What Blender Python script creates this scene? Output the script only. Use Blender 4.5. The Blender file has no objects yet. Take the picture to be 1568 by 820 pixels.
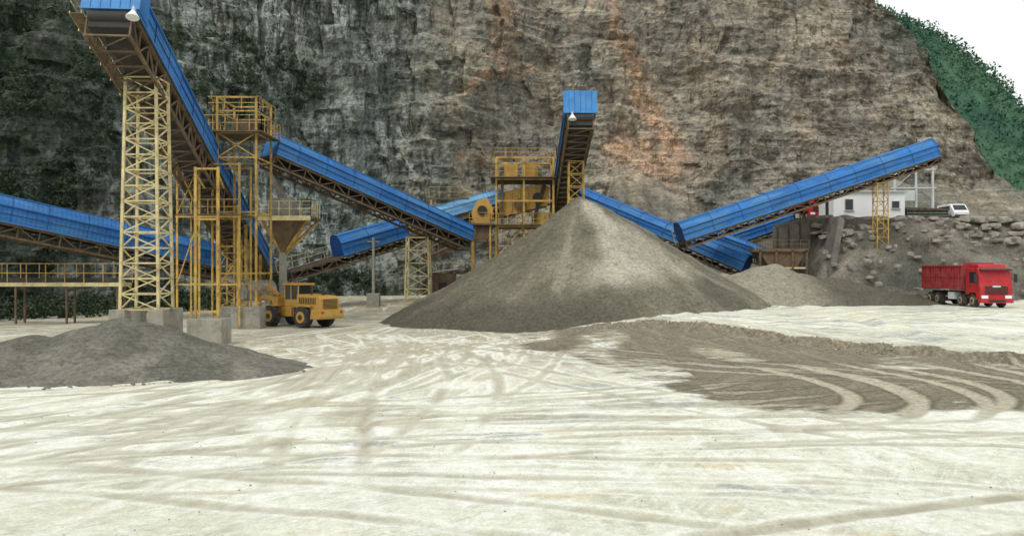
import bpy, math, random, bmesh
from mathutils import Vector, Matrix, noise
import numpy as np
random.seed(7); np.random.seed(7)
C = bpy.context.scene.collection
def ss(a,b,x):
    t=max(0.0,min(1.0,(x-a)/(b-a))); return t*t*(3-2*t)
def nz(x,y,z=0.0): return noise.noise(Vector((x,y,z)))
def fr(x,y,z=0.0,o=5): return noise.fractal(Vector((x,y,z)),0.9,2.1,o)
# ------------------------------------------------------------------ materials
def newmat(name):
    m=bpy.data.materials.new(name); m.use_nodes=True; nt=m.node_tree
    b=nt.nodes['Principled BSDF']; return m,nt,b
def nd(nt,t,**k):
    n=nt.nodes.new(t)
    for a,v in k.items(): setattr(n,a,v)
    return n
def noi(nt,vec,scale,detail=8,rough=.6,dist=0):
    n=nd(nt,'ShaderNodeTexNoise'); n.inputs['Scale'].default_value=scale
    n.inputs['Detail'].default_value=detail; n.inputs['Roughness'].default_value=rough
    n.inputs['Distortion'].default_value=dist
    nt.links.new(vec,n.inputs['Vector']); return n.outputs['Fac']
def mapr(nt,fac,a,b,c=0.,d=1.):
    n=nd(nt,'ShaderNodeMapRange'); n.inputs[1].default_value=a;n.inputs[2].default_value=b
    n.inputs[3].default_value=c;n.inputs[4].default_value=d; nt.links.new(fac,n.inputs[0]); return n.outputs[0]
def mix(nt,fac,a,b,mode='MIX'):
    n=nd(nt,'ShaderNodeMix',data_type='RGBA',blend_type=mode)
    for s,v in ((0,fac),(6,a),(7,b)):
        if isinstance(v,(float,int)): n.inputs[s].default_value=v
        elif isinstance(v,tuple): n.inputs[s].default_value=(v+(1,))[:4]
        else: nt.links.new(v,n.inputs[s])
    return n.outputs[2]
def mth(nt,op,a,b=0.):
    n=nd(nt,'ShaderNodeMath',operation=op)
    for i,v in enumerate((a,b)):
        if isinstance(v,(float,int)): n.inputs[i].default_value=v
        else: nt.links.new(v,n.inputs[i])
    return n.outputs[0]
def mapping(nt,vec,scale=(1,1,1),rot=(0,0,0)):
    n=nd(nt,'ShaderNodeMapping'); n.inputs['Scale'].default_value=scale; n.inputs['Rotation'].default_value=rot
    nt.links.new(vec,n.inputs['Vector']); return n.outputs[0]
def bump(nt,h,strength,dist,prev=None):
    n=nd(nt,'ShaderNodeBump'); n.inputs['Strength'].default_value=strength; n.inputs['Distance'].default_value=dist
    nt.links.new(h,n.inputs['Height'])
    if prev is not None: nt.links.new(prev,n.inputs['Normal'])
    return n.outputs[0]
def M(name,col,rough=.6,metal=0.,var=.25,vs=1.5,dirt=None,d0=.5,d1=.7,ds=.8,bmp=.0,bs=20.,bd=.02,wave=0.,streak=None):
    m,nt,b=newmat(name)
    tc=nd(nt,'ShaderNodeTexCoord').outputs['Object']
    lo=tuple(c*(1-var) for c in col); hi=tuple(min(1,c*(1+var)) for c in col)
    c=mix(nt,mapr(nt,noi(nt,tc,vs),.3,.7),lo,hi)
    if dirt is not None:
        c=mix(nt,mapr(nt,noi(nt,tc,ds,10,.7),d0,d1),c,dirt)
    if streak is not None:
        c=mix(nt,mapr(nt,noi(nt,mapping(nt,tc,(.25,3.,3.)),1.,8,.75),.47,.66,0.,.8),c,streak)
        c=mix(nt,mapr(nt,noi(nt,mapping(nt,tc,(3.,.6,.6)),1.,8,.75),.54,.72,0.,.5),c,tuple(v*.45 for v in col))
    nt.links.new(c,b.inputs['Base Color']); b.inputs['Roughness'].default_value=rough; b.inputs['Metallic'].default_value=metal
    prev=None
    if wave>0:
        w=nd(nt,'ShaderNodeTexWave',bands_direction='X'); w.inputs['Scale'].default_value=wave
        nt.links.new(tc,w.inputs['Vector']); prev=bump(nt,w.outputs['Fac'],.45,.04)
    if bmp>0: prev=bump(nt,noi(nt,tc,bs),bmp,bd,prev)
    if prev is not None: nt.links.new(prev,b.inputs['Normal'])
    return m
blue=M('blue_sheet',(.012,.135,.43),.65,var=.3,vs=.5,dirt=(.05,.18,.36),d0=.48,d1=.75,ds=.4,wave=.9,streak=(.09,.26,.46))
blue_l=M('blue_trim',(.03,.20,.50),.6,var=.2,dirt=(.10,.20,.32),d0=.48,d1=.75)
blue_d=M('blue_seam',(.006,.05,.20),.6,var=.2)
blue_p=M('pale_blue_sheet',(.12,.36,.62),.5,var=.2,vs=.8,dirt=(.25,.4,.5),wave=.9)
yel=M('yellow_paint',(.49,.32,.07),.65,var=.3,vs=.9,dirt=(.17,.11,.05),d0=.47,d1=.65,ds=1.5)
yel2=M('pale_yellow_paint',(.60,.52,.27),.65,var=.25,vs=1.2,dirt=(.27,.19,.10),d0=.50,d1=.70,ds=2)
yelm=M('loader_yellow',(.52,.29,.04),.55,var=.25,vs=2,dirt=(.30,.23,.13),d0=.47,d1=.7,ds=2)
rust=M('rusty_steel',(.12,.08,.045),.8,var=.4,vs=2,dirt=(.20,.15,.09),ds=1.2)
darkm=M('dark_steel',(.03,.028,.025),.8,var=.3)
belt=M('rubber_belt',(.035,.033,.03),.9,var=.3,dirt=(.09,.085,.07))
conc=M('concrete',(.30,.29,.24),.9,var=.25,vs=1.2,dirt=(.15,.14,.115),ds=1.,bmp=.5,bs=9)
concd=M('stained_concrete',(.18,.175,.15),.9,var=.35,vs=.8,dirt=(.09,.085,.07),ds=1.,bmp=.5,bs=6)
tire=M('tire_rubber',(.035,.034,.032),.9,var=.3,vs=4,dirt=(.17,.16,.12),d0=.5,d1=.75,ds=3)
rim=M('rim_dusty',(.30,.25,.15),.7,var=.3,vs=4)
glass=M('dark_glass',(.02,.025,.03),.12,var=.1)
red=M('red_paint',(.42,.012,.018),.45,var=.25,vs=1.2,dirt=(.26,.05,.045),d0=.52,d1=.75,ds=1.2)
redbox=M('dusty_red_paint',(.30,.022,.025),.65,var=.35,vs=1.5,dirt=(.20,.08,.065),d0=.45,d1=.7,ds=1.5)
white=M('white_paint',(.80,.82,.82),.7,var=.04,vs=1,dirt=(.60,.62,.60),d0=.58,d1=.85,ds=.7)
galv=M('galvanised_steel',(.50,.53,.53),.5,var=.15)
lampw=M('lamp_enamel',(.8,.82,.8),.35,var=.03)
tarp=M('green_tarp',(.03,.05,.035),.9,var=.4,vs=4)
bucketm=M('worn_steel',(.30,.28,.23),.55,metal=.2,var=.4,vs=3)
def attr(nt,n): 
    a=nd(nt,'ShaderNodeAttribute'); a.attribute_name=n; return a
def rockmat():
    m,nt,b=newmat('cliff_rock'); tc=nd(nt,'ShaderNodeTexCoord').outputs['Object']
    col=attr(nt,'Col').outputs['Color']; mk=attr(nt,'Msk').outputs['Color']
    sep=nd(nt,'ShaderNodeSeparateColor'); nt.links.new(mk,sep.inputs[0])
    G,W,S=sep.outputs[0],sep.outputs[1],sep.outputs[2]
    notS=mth(nt,'SUBTRACT',1.,S)
    strata=noi(nt,mapping(nt,tc,(.16,.16,1.5),(.0,.12,0)),1.,9,.65,.6)
    blocks=noi(nt,mapping(nt,tc,(.5,.5,.7)),1.,12,.72,.5)
    big=noi(nt,mapping(nt,tc,(.07,.07,.06)),1.,6,.6,1.)
    fine=noi(nt,tc,2.6,10,.75)
    vert=noi(nt,mapping(nt,tc,(.9,.9,.14)),1.,9,.7,.8)
    tone=noi(nt,mapping(nt,tc,(.12,.12,.05)),1.3,8,.65,.6)
    c=mix(nt,1.,col,mix(nt,mapr(nt,strata,.36,.64),(.70,.71,.73),(1.32,1.30,1.28)),'MULTIPLY')
    c=mix(nt,1.,c,mix(nt,mapr(nt,blocks,.34,.66),(.58,.59,.61),(1.50,1.50,1.48)),'MULTIPLY')
    c=mix(nt,1.,c,mix(nt,mapr(nt,big,.38,.62),(.78,.82,.83),(1.20,1.16,1.11)),'MULTIPLY')
    c=mix(nt,1.,c,mix(nt,mapr(nt,tone,.40,.60),(.86,.91,.93),(1.10,1.05,.99)),'MULTIPLY')
    c=mix(nt,1.,c,mix(nt,mapr(nt,fine,.3,.7),(.52,.52,.52),(1.5,1.5,1.5)),'MULTIPLY')
    v=nd(nt,'ShaderNodeTexVoronoi',feature='DISTANCE_TO_EDGE'); v.inputs['Scale'].default_value=.42
    wv=nd(nt,'ShaderNodeVectorMath',operation='ADD'); nt.links.new(mapping(nt,tc,(1,1,1.9)),wv.inputs[0])
    nn=nd(nt,'ShaderNodeTexNoise'); nn.inputs['Scale'].default_value=.5; nn.inputs['Detail'].default_value=6; nt.links.new(tc,nn.inputs['Vector'])
    sc=nd(nt,'ShaderNodeVectorMath',operation='SCALE'); sc.inputs['Scale'].default_value=3.; nt.links.new(nn.outputs['Color'],sc.inputs[0])
    nt.links.new(sc.outputs[0],wv.inputs[1]); nt.links.new(wv.outputs[0],v.inputs['Vector'])
    crack=mth(nt,'MULTIPLY',mapr(nt,v.outputs['Distance'],.0,.07,1.,0.),notS)
    crack=mth(nt,'MULTIPLY',crack,mapr(nt,blocks,.42,.6))
    c=mix(nt,mth(nt,'MULTIPLY',crack,.7),c,(.035,.033,.028))
    wh=mth(nt,'MULTIPLY',mapr(nt,vert,.50,.58),W)
    wh=mth(nt,'MULTIPLY',wh,mapr(nt,fine,.38,.55))
    c=mix(nt,wh,c,(.52,.58,.55))
    st=mth(nt,'MULTIPLY',mapr(nt,vert,.48,.39),mth(nt,'MULTIPLY',notS,mth(nt,'ADD',mth(nt,'MULTIPLY',W,.55),.42)))
    c=mix(nt,st,c,(.034,.042,.037))
    gr=mth(nt,'MULTIPLY',mapr(nt,noi(nt,tc,.7,10,.8),.42,.56),G)
    c=mix(nt,gr,c,mix(nt,mapr(nt,fine,.42,.66),(.010,.022,.010),(.055,.095,.04)))
    nt.links.new(c,b.inputs['Base Color']); b.inputs['Roughness'].default_value=.95
    b.inputs['Specular IOR Level'].default_value=.2
    n1=bump(nt,blocks,.8,.8); n2=bump(nt,strata,.8,.5,n1); n3=bump(nt,vert,.5,.4,n2); n4=bump(nt,fine,.6,.12,n3)
    nt.links.new(n4,b.inputs['Normal']); return m
rock=rockmat()
def gravelmat(name,lo,hi,pale):
    m,nt,b=newmat(name); tc=nd(nt,'ShaderNodeTexCoord').outputs['Object']
    big=noi(nt,tc,.25,6,.6,.5); fine=noi(nt,tc,4,7,.9); mid=noi(nt,mapping(nt,tc,(1,1,.35)),1.1,9,.7)
    c=mix(nt,mapr(nt,big,.35,.65),lo,hi)
    c=mix(nt,1.,c,mix(nt,mapr(nt,mid,.3,.7),(.76,.76,.76),(1.24,1.24,1.22)),'MULTIPLY')
    a=attr(nt,'Msk'); sep=nd(nt,'ShaderNodeSeparateColor'); nt.links.new(a.outputs['Color'],sep.inputs[0])
    c=mix(nt,mth(nt,'MULTIPLY',sep.outputs[0],mapr(nt,mid,.2,.45)),c,pale)
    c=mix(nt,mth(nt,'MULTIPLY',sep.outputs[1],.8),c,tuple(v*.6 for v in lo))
    c=mix(nt,1.,c,mix(nt,mapr(nt,fine,.36,.64),(.48,.48,.48),(1.55,1.55,1.55)),'MULTIPLY')
    nt.links.new(c,b.inputs['Base Color']); b.inputs['Roughness'].default_value=1.; b.inputs['Specular IOR Level'].default_value=.1
    nt.links.new(bump(nt,fine,.9,.12,bump(nt,mid,.6,.25)),b.inputs['Normal']); return m
gravel=gravelmat('crushed_gravel',(.160,.155,.115),(.23,.215,.16),(.46,.44,.345))
gravel_d=gravelmat('dark_gravel',(.175,.175,.14),(.255,.245,.20),(.33,.31,.26))
rubble=gravelmat('rubble',(.11,.112,.093),(.20,.185,.15),(.32,.30,.24))
boulder=M('boulder_stone',(.30,.28,.235),.95,var=.4,vs=1.,dirt=(.13,.12,.10),d0=.5,d1=.65,ds=1.5,bmp=.8,bs=4,bd=.15)
pebm=M('loose_stone',(.34,.33,.27),.95,var=.35,vs=1.)
pebd=M('dark_loose_stone',(.19,.185,.15),.95,var=.35,vs=1.)
def leafmat(name,lo,hi,s=.35):
    m,nt,b=newmat(name); tc=nd(nt,'ShaderNodeTexCoord').outputs['Object']
    c=mix(nt,mapr(nt,noi(nt,tc,s,6,.7),.35,.65),lo,hi); nt.links.new(c,b.inputs['Base Color']); b.inputs['Roughness'].default_value=.8
    return m
leaf=leafmat('cliff_foliage',(.012,.026,.012),(.045,.075,.03))
leafh=leafmat('hill_foliage',(.020,.085,.052),(.075,.17,.085),.10)
def groundmat():
    m,nt,b=newmat('quarry_ground'); tc=nd(nt,'ShaderNodeTexCoord').outputs['Object']
    sep=nd(nt,'ShaderNodeSeparateColor'); nt.links.new(attr(nt,'Msk').outputs['Color'],sep.inputs[0])
    B,Gy,T=sep.outputs[0],sep.outputs[1],sep.outputs[2]
    far=attr(nt,'Far').outputs['Fac']
    f1=attr(nt,'Fan').outputs['Vector']; f2=attr(nt,'FanB').outputs['Vector']
    big=noi(nt,mapping(nt,tc,(.11,.16,1),(0,0,.25)),1.,8,.6,1.)
    s1=noi(nt,f1,1.,10,.74,.5); s2=noi(nt,f2,1.,10,.74,.5); s3=noi(nt,f1,2.9,8,.74,.3); s4=noi(nt,f2,3.3,8,.74,.3)
    mid=noi(nt,tc,.55,11,.72,.6); mid2=noi(nt,mapping(nt,tc,(.35,.7,1),(0,0,.3)),1.,11,.75,.8); fine=noi(nt,tc,4.,8,.78); grit=noi(nt,tc,16.,5,.75)
    c=mix(nt,mapr(nt,big,.38,.60),(.74,.76,.60),(.88,.91,.79))
    c=mix(nt,far,c,mix(nt,mapr(nt,mid,.40,.60),(.33,.30,.20),(.58,.55,.41)))
    nf=mth(nt,'ADD',mth(nt,'MULTIPLY',far,.35),.65)
    c=mix(nt,mth(nt,'MULTIPLY',mapr(nt,s1,.51,.59,0.,.55),nf),c,(.54,.525,.40))
    c=mix(nt,mth(nt,'MULTIPLY',mapr(nt,s2,.52,.60,0.,.50),nf),c,(.52,.53,.41))
    c=mix(nt,mth(nt,'MULTIPLY',mapr(nt,mid2,.54,.60,0.,.55),nf),c,(.48,.48,.39))
    c=mix(nt,mth(nt,'MULTIPLY',mapr(nt,s3,.54,.61),mth(nt,'ADD',mth(nt,'MULTIPLY',far,.45),.30)),c,(.40,.37,.27))
    c=mix(nt,mapr(nt,s4,.56,.63,0.,.35),c,(.44,.43,.33))
    c=mix(nt,mth(nt,'MULTIPLY',mapr(nt,s1,.46,.40),.85),c,(.92,.94,.87))
    c=mix(nt,mth(nt,'MULTIPLY',mapr(nt,s4,.46,.40),.55),c,(.90,.92,.84))
    c=mix(nt,mth(nt,'MULTIPLY',mapr(nt,s3,.44,.38),.5),c,(.86,.87,.77))
    oc=noi(nt,mapping(nt,tc,(.16,.30,1),(0,0,.1)),1.3,8,.68)
    c=mix(nt,mth(nt,'MULTIPLY',mapr(nt,oc,.58,.66),.55),c,(.72,.56,.28))
    ge=mth(nt,'ADD',Gy,mth(nt,'MULTIPLY',mth(nt,'SUBTRACT',mid2,.5),3.2))
    c=mix(nt,mth(nt,'MULTIPLY',mapr(nt,ge,.45,.85),mapr(nt,Gy,.02,.3,0.,.85)),c,mix(nt,mapr(nt,fine,.4,.6),(.31,.335,.32),(.50,.53,.50)))
    edge=mth(nt,'ADD',mth(nt,'MULTIPLY',B,1.5),mth(nt,'MULTIPLY',mth(nt,'SUBTRACT',mid2,.5),3.6))
    bn=mth(nt,'MULTIPLY',mapr(nt,edge,.35,.95),mapr(nt,B,.05,.3))
    br=mix(nt,mapr(nt,fine,.38,.62),(.165,.143,.10),(.30,.27,.195))
    br=mix(nt,mth(nt,'MULTIPLY',mapr(nt,s2,.52,.60),.5),br,(.34,.31,.23))
    br=mix(nt,mth(nt,'MULTIPLY',mapr(nt,s4,.54,.60),.45),br,(.12,.105,.075))
    c=mix(nt,bn,c,br)
    tf=mapr(nt,fine,.36,.54,.45,1.)
    c=mix(nt,mth(nt,'MULTIPLY',mapr(nt,T,.15,.6),tf),c,mix(nt,bn,mix(nt,mapr(nt,s3,.45,.55),(.42,.395,.29),(.56,.54,.42)),(.52,.48,.37)))
    # pale rims beside each wheel rut, dark ones on brown ground
    rimf=mth(nt,'MULTIPLY',mapr(nt,T,.02,.10),mapr(nt,T,.28,.14))
    c=mix(nt,mth(nt,'MULTIPLY',rimf,.6),c,mix(nt,bn,(.93,.94,.86),(.13,.115,.08)))
    c=mix(nt,1.,c,mix(nt,mapr(nt,fine,.35,.65),(.82,.82,.80),(1.10,1.10,1.10)),'MULTIPLY')
    c=mix(nt,1.,c,mix(nt,mapr(nt,grit,.35,.65),(.90,.90,.89),(1.05,1.05,1.05)),'MULTIPLY')
    nt.links.new(c,b.inputs['Base Color']); b.inputs['Roughness'].default_value=.95; b.inputs['Specular IOR Level'].default_value=.2
    n=bump(nt,mid,.4,.10); n=bump(nt,s3,.35,.04,n); n=bump(nt,fine,.8,.05,n); n=bump(nt,grit,.5,.015,n); nt.links.new(n,b.inputs['Normal']); return m
groundm=groundmat()

# ------------------------------------------------------------------ mesh builder
class MB:
    def __init__(s): s.v=[];s.f=[];s.m=[];s.mats=[];s.sm=[]
    def mi(s,mat):
        if mat not in s.mats: s.mats.append(mat)
        return s.mats.index(mat)
    def add(s,vs,fs,mat,smooth=False):
        o=len(s.v); s.v+= [tuple(v) for v in vs]; k=s.mi(mat)
        for f in fs: s.f.append([i+o for i in f]); s.m.append(k); s.sm.append(smooth)
    def box(s,x0,x1,y0,y1,z0,z1,mat):
        s.add([(x0,y0,z0),(x1,y0,z0),(x1,y1,z0),(x0,y1,z0),(x0,y0,z1),(x1,y0,z1),(x1,y1,z1),(x0,y1,z1)],
              [(3,2,1,0),(4,5,6,7),(0,1,5,4),(1,2,6,5),(2,3,7,6),(3,0,4,7)],mat)
    def bar(s,p,q,w,mat,h=None):
        h=h or w; p=Vector(p);q=Vector(q);d=(q-p)
        if d.length<1e-5:return
        d.normalize(); up=Vector((0,0,1)) if abs(d.z)<.95 else Vector((0,1,0))
        a=d.cross(up).normalized()*w/2; b=a.cross(d).normalized()*h/2
        vs=[p-a-b,p+a-b,p+a+b,p-a+b,q-a-b,q+a-b,q+a+b,q-a+b]
        s.add(vs,[(0,1,2,3),(7,6,5,4),(4,5,1,0),(5,6,2,1),(6,7,3,2),(7,4,0,3)],mat)
    def cyl(s,p,q,r,mat,n=14,r2=None,smooth=True):
        r2=r if r2 is None else r2; p=Vector(p);q=Vector(q);d=(q-p).normalized()
        up=Vector((0,0,1)) if abs(d.z)<.9 else Vector((1,0,0)); a=d.cross(up).normalized(); b=a.cross(d)
        vs=[p+(a*math.cos(t)+b*math.sin(t))*r for t in [2*math.pi*i/n for i in range(n)]]+[q+(a*math.cos(t)+b*math.sin(t))*r2 for t in [2*math.pi*i/n for i in range(n)]]
        s.add(vs,[(i,(i+1)%n,n+(i+1)%n,n+i) for i in range(n)],mat,smooth)
        s.add(vs[:n],[tuple(reversed(range(n)))],mat); s.add(vs[n:],[tuple(range(n))],mat)
    def prism(s,prof,y0,y1,mat,ax='y'):
        n=len(prof)
        if ax=='y': vs=[(a,y0,b) for a,b in prof]+[(a,y1,b) for a,b in prof]
        else: vs=[(y0,a,b) for a,b in prof]+[(y1,a,b) for a,b in prof]
        s.add(vs,[(i,(i+1)%n,n+(i+1)%n,n+i) for i in range(n)]+[tuple(reversed(range(n))),tuple(range(n,2*n))],mat)
    def obj(s,name,parent=None,bev=0):
        me=bpy.data.meshes.new(name); me.from_pydata(s.v,[],s.f)
        for m in s.mats: me.materials.append(m)
        me.polygons.foreach_set('material_index',s.m); me.polygons.foreach_set('use_smooth',s.sm); me.update()
        bm=bmesh.new(); bm.from_mesh(me); bmesh.ops.recalc_face_normals(bm,faces=bm.faces); bm.to_mesh(me); bm.free()
        o=bpy.data.objects.new(name,me); C.objects.link(o)
        if parent: o.parent=parent
        if bev:
            b=o.modifiers.new('b','BEVEL'); b.width=bev; b.segments=2; b.limit_method='ANGLE'
        return o
def empty(name,mat=None,loc=None,rz=0):
    e=bpy.data.objects.new(name,None); C.objects.link(e); e.empty_display_size=.5
    if mat is not None: e.matrix_world=mat
    else: e.location=loc or (0,0,0); e.rotation_euler=(0,0,rz)
    return e
def gridmesh(name,P,mat,nu,nv,col=None,msk=None,far=None,smooth=True,vecs=None):
    me=bpy.data.meshes.new(name)
    i=np.arange(nu-1)[:,None]; j=np.arange(nv-1)[None,:]; a=(i*nv+j).ravel()
    F=np.stack([a,a+nv,a+nv+1,a+1],1)
    me.from_pydata(P.tolist(),[],F.tolist()); me.materials.append(mat)
    me.polygons.foreach_set('use_smooth',[smooth]*len(F))
    for nm,dat in (('Col',col),('Msk',msk)):
        if dat is not None:
            at=me.attributes.new(nm,'FLOAT_COLOR','POINT'); d=np.ones((len(P),4),np.float32); d[:,:3]=dat; at.data.foreach_set('color',d.ravel())
    if far is not None:
        at=me.attributes.new('Far','FLOAT','POINT'); at.data.foreach_set('value',np.asarray(far,np.float32))
    for nm,dat in (vecs or {}).items():
        at=me.attributes.new(nm,'FLOAT_VECTOR','POINT'); at.data.foreach_set('vector',np.asarray(dat,np.float32).ravel())
    me.update(); o=bpy.data.objects.new(name,me); C.objects.link(o); return o

# ------------------------------------------------------------------ ground
EX=[-200,-6,2,9,16.5,23,30,60,300]; EY=[90,70,60,57,48,40.5,35,22,10]
def yedge(x): return float(np.interp(x,EX,EY))+1.3*nz(x*.35,3.1)+.6*nz(x*1.3,8.)+.3*nz(x*3.3,18.)
def gh(x,y):
    ye=yedge(x)
    hs=.42*ss(0,10,x)*(1+.35*nz(x*.8,5.))
    z=hs*ss(ye,ye+.8,y)+.98*ss(42,64,y)*ss(-2,14,x)
    z+= (1.2 if x<0 else 1.2-.6*ss(0,15,x))*ss(74,92,y)
    return z
def build_ground():
    xs=[];x=0.;st=.14
    while x<1800:
        xs.append(x)
        if x>24: st*=1.06 if x<60 else 1.25
        x+=st
    xs=[-v for v in xs[:0:-1]]+xs
    ys=[-200,-80,-30,-10,0,5];y=9.;
    while y<2500:
        ys.append(y); y+= .12 if y<18 else (.12+(y-18)*.008 if y<110 else (y-100)*.5)
    xs=np.array(xs);ys=np.array(ys,float); nu,nv=len(xs),len(ys)
    X,Y=np.meshgrid(xs,ys,indexing='ij'); X=X.ravel();Y=Y.ravel()
    T=np.zeros(len(X))
    tr=[((-7,58),(-6,40),(-14,18)),((-4,56),(-8,38),(-18,22)),((-9,60),(-2,42),(-9,14)),((-5,55),(4,40),(14,37)),((-12,50),(-3,36),(-10,24)),
        ((-3,60),(-12,34),(-26,26)),((-6,50),(2,34),(12,20)),((-16,16),(0,22),(14,15)),
        ((-20,24),(-4,27),(10,31)),((16,22),(8,25),(-6,20)),((-1,52),(-10,44),(-22,36)),((-24,30),(-10,30),(-2,46)),((20,34),(12,38),(2,50)),((24,30),(13,36),(1,44)),
        ((30,50),(22,54),(12,60)),((34,62),(25,56),(14,56)),((-12,60),(-10,50),(0,44)),((-18,20),(-6,19),(6,13)),((18,18),(10,17),(0,12)),
        ((-11,44),(-4,33),(-16,21)),((-13,46),(-5,32),(-20,20)),((-9,48),(0,36),(-12,25)),((-15,30),(-5,24),(6,26)),((-20,18),(-9,17),(-3,24)),((4,58),(-6,46),(-12,30))]
    strong=[((9.5,25.5),(15.5,30),(11,42)),((11.6,25.5),(17.8,30),(13.6,42)),((14,25.5),(21,30),(17.5,42)),((16.5,26),(24,31),(22,42))]
    rr=random.Random(5)
    for _ in range(10):
        sx=rr.uniform(-10,2); ex=rr.uniform(-20,-2); tr.append(((sx,rr.uniform(48,60)),(rr.uniform(-10,2),rr.uniform(30,42)),(ex,rr.uniform(14,24))))
    for _ in range(8):
        tr.append(((rr.uniform(-20,-8),rr.uniform(16,30)),(rr.uniform(-4,4),rr.uniform(18,30)),(rr.uniform(8,20),rr.uniform(16,36))))
    for n_,(a,c,b) in enumerate(strong+tr):
        a=np.array(a,float);b=np.array(b,float);c=np.array(c,float)
        t=np.linspace(0,1,70)[:,None]; p=(1-t)**2*a+2*t*(1-t)*c+t*t*b
        tg=np.gradient(p,axis=0); tg/=np.linalg.norm(tg,axis=1)[:,None]; nr=np.stack([-tg[:,1],tg[:,0]],1)
        w=1. if n_<4 else np.random.uniform(.3,.85)
        for off in (-1.,1.):
            q=p+nr*off
            lo=q.min(0)-1;hi=q.max(0)+1
            idx=np.where((X>lo[0])&(X<hi[0])&(Y>lo[1])&(Y<hi[1]))[0]
            if len(idx)==0: continue
            D=np.full(len(idx),9.);TT=np.zeros(len(idx))
            for k in range(len(q)-1):
                s=q[k];e=q[k+1]-s;L=(e**2).sum()
                rx=X[idx]-s[0];ry=Y[idx]-s[1];tt=np.clip((rx*e[0]+ry*e[1])/L,0,1)
                dd=np.hypot(rx-tt*e[0],ry-tt*e[1]); mm=dd<D; TT[mm]=k/69.; D=np.minimum(D,dd)
            g=np.exp(-(D/.27)**2)*w*np.clip(np.minimum(TT,1-TT)*6,0,1); T[idx]=np.maximum(T[idx],g)
    Z=np.zeros(len(X));MS=np.zeros((len(X),3));F=np.zeros(len(X));FA=np.zeros((len(X),3));FB=np.zeros((len(X),3))
    blot=[(-.6,23.5,1.6,.8,.9),(1.6,26,2.6,1.4,.8),(4.5,29,3.5,1.8,.8),(-3.5,22.5,1.5,.7,.7),(3,33,3,1.6,.8),(7,36,3,2,.7),(-12,24,2.,1.,.6),(-4,30,2.,1.2,.6),(5,17.5,2.5,.8,.5)]
    for i in range(len(X)):
        x=float(X[i]);y=float(Y[i])
        w1=1.5*nz(x*.05,y*.05,4.)
        dx=x+4;dy=y-82; r=math.hypot(dx,dy); FA[i]=(math.atan2(dx+w1*2,-dy)*26, r*.10+w1,0) if y<80 else (x*.6,y*.1,0)
        dx=x+30;dy=y-48; r=math.hypot(dx,dy); FB[i]=(r*.75+w1*3,math.atan2(dy,dx)*4,3.)
        if abs(x)>130 or y>140 or y<5: Z[i]=gh(max(-130,min(130,x)),max(5,min(140,y))); F[i]=.8; continue
        n=nz(x*.25,y*.25,2.)
        ye=yedge(x)
        near=1 if y<75 else 0
        Z[i]=gh(x,y)+near*(.05*n+.03*fr(x*.8,y*.8,0,4))
        yb=float(np.interp(x,[-4,2,6,8,12,18,26,60],[56,46,31,25.5,25.5,29,31,20]))+3.*nz(x*.22,y*.1,7.)+1.*nz(x*.9,y*.5,17.)
        br=ss(yb-1.5,yb+3.,y)*(1-ss(ye+.5,ye+1.2,y))*ss(-4,4,x)
        br=min(br,1)*(.42+.58*ss(-.4,.2,nz(x*.3,y*.12,5.)+(.45 if (7.5<x<24 and y<39) else .0)))
        bank=ss(ye-.8,ye+.1,y)*(1-ss(ye+.7,ye+1.2,y))*ss(0,5,x)
        MS[i,0]=max(br,bank)
        Z[i]+=.03*br*fr(x*1.8,y*1.8,4.,4)+.10*bank*fr(x*1.6,y*1.6,4.,4)
        gr=ss(-.05,.35,nz(x*.13+3,y*.16,1.)) *(.32 if y<40 else .5)
        for (bx,by,rx,ry,w) in blot:
            q=((x-bx)/rx)**2+((y-by)/ry)**2
            if q<5: gr=max(gr,w*math.exp(-q))
        if y>ye+1: gr=max(gr,.6*ss(-.1,.3,nz(x*.15,y*.3,9.)))*ss(2,8,x)+gr*(1-ss(2,8,x))
        brk=.45+.55*ss(-.35,.1,nz(x*.4,y*.4,44.))
        MS[i,1]=gr; MS[i,2]=T[i]*(brk if not (7<x<24 and y<42) else 1.)
        F[i]=ss(27,50,y)*(1-.75*ss(5,12,x)*ss(ye,ye+3,y))
        if x<-20: F[i]=max(F[i],ss(52,66,y))
        Z[i]-=.06*T[i]
    gridmesh('ground',np.stack([X,Y,Z],1),groundm,nu,nv,msk=MS,far=F,vecs={'Fan':FA,'FanB':FB})
build_ground()

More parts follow.
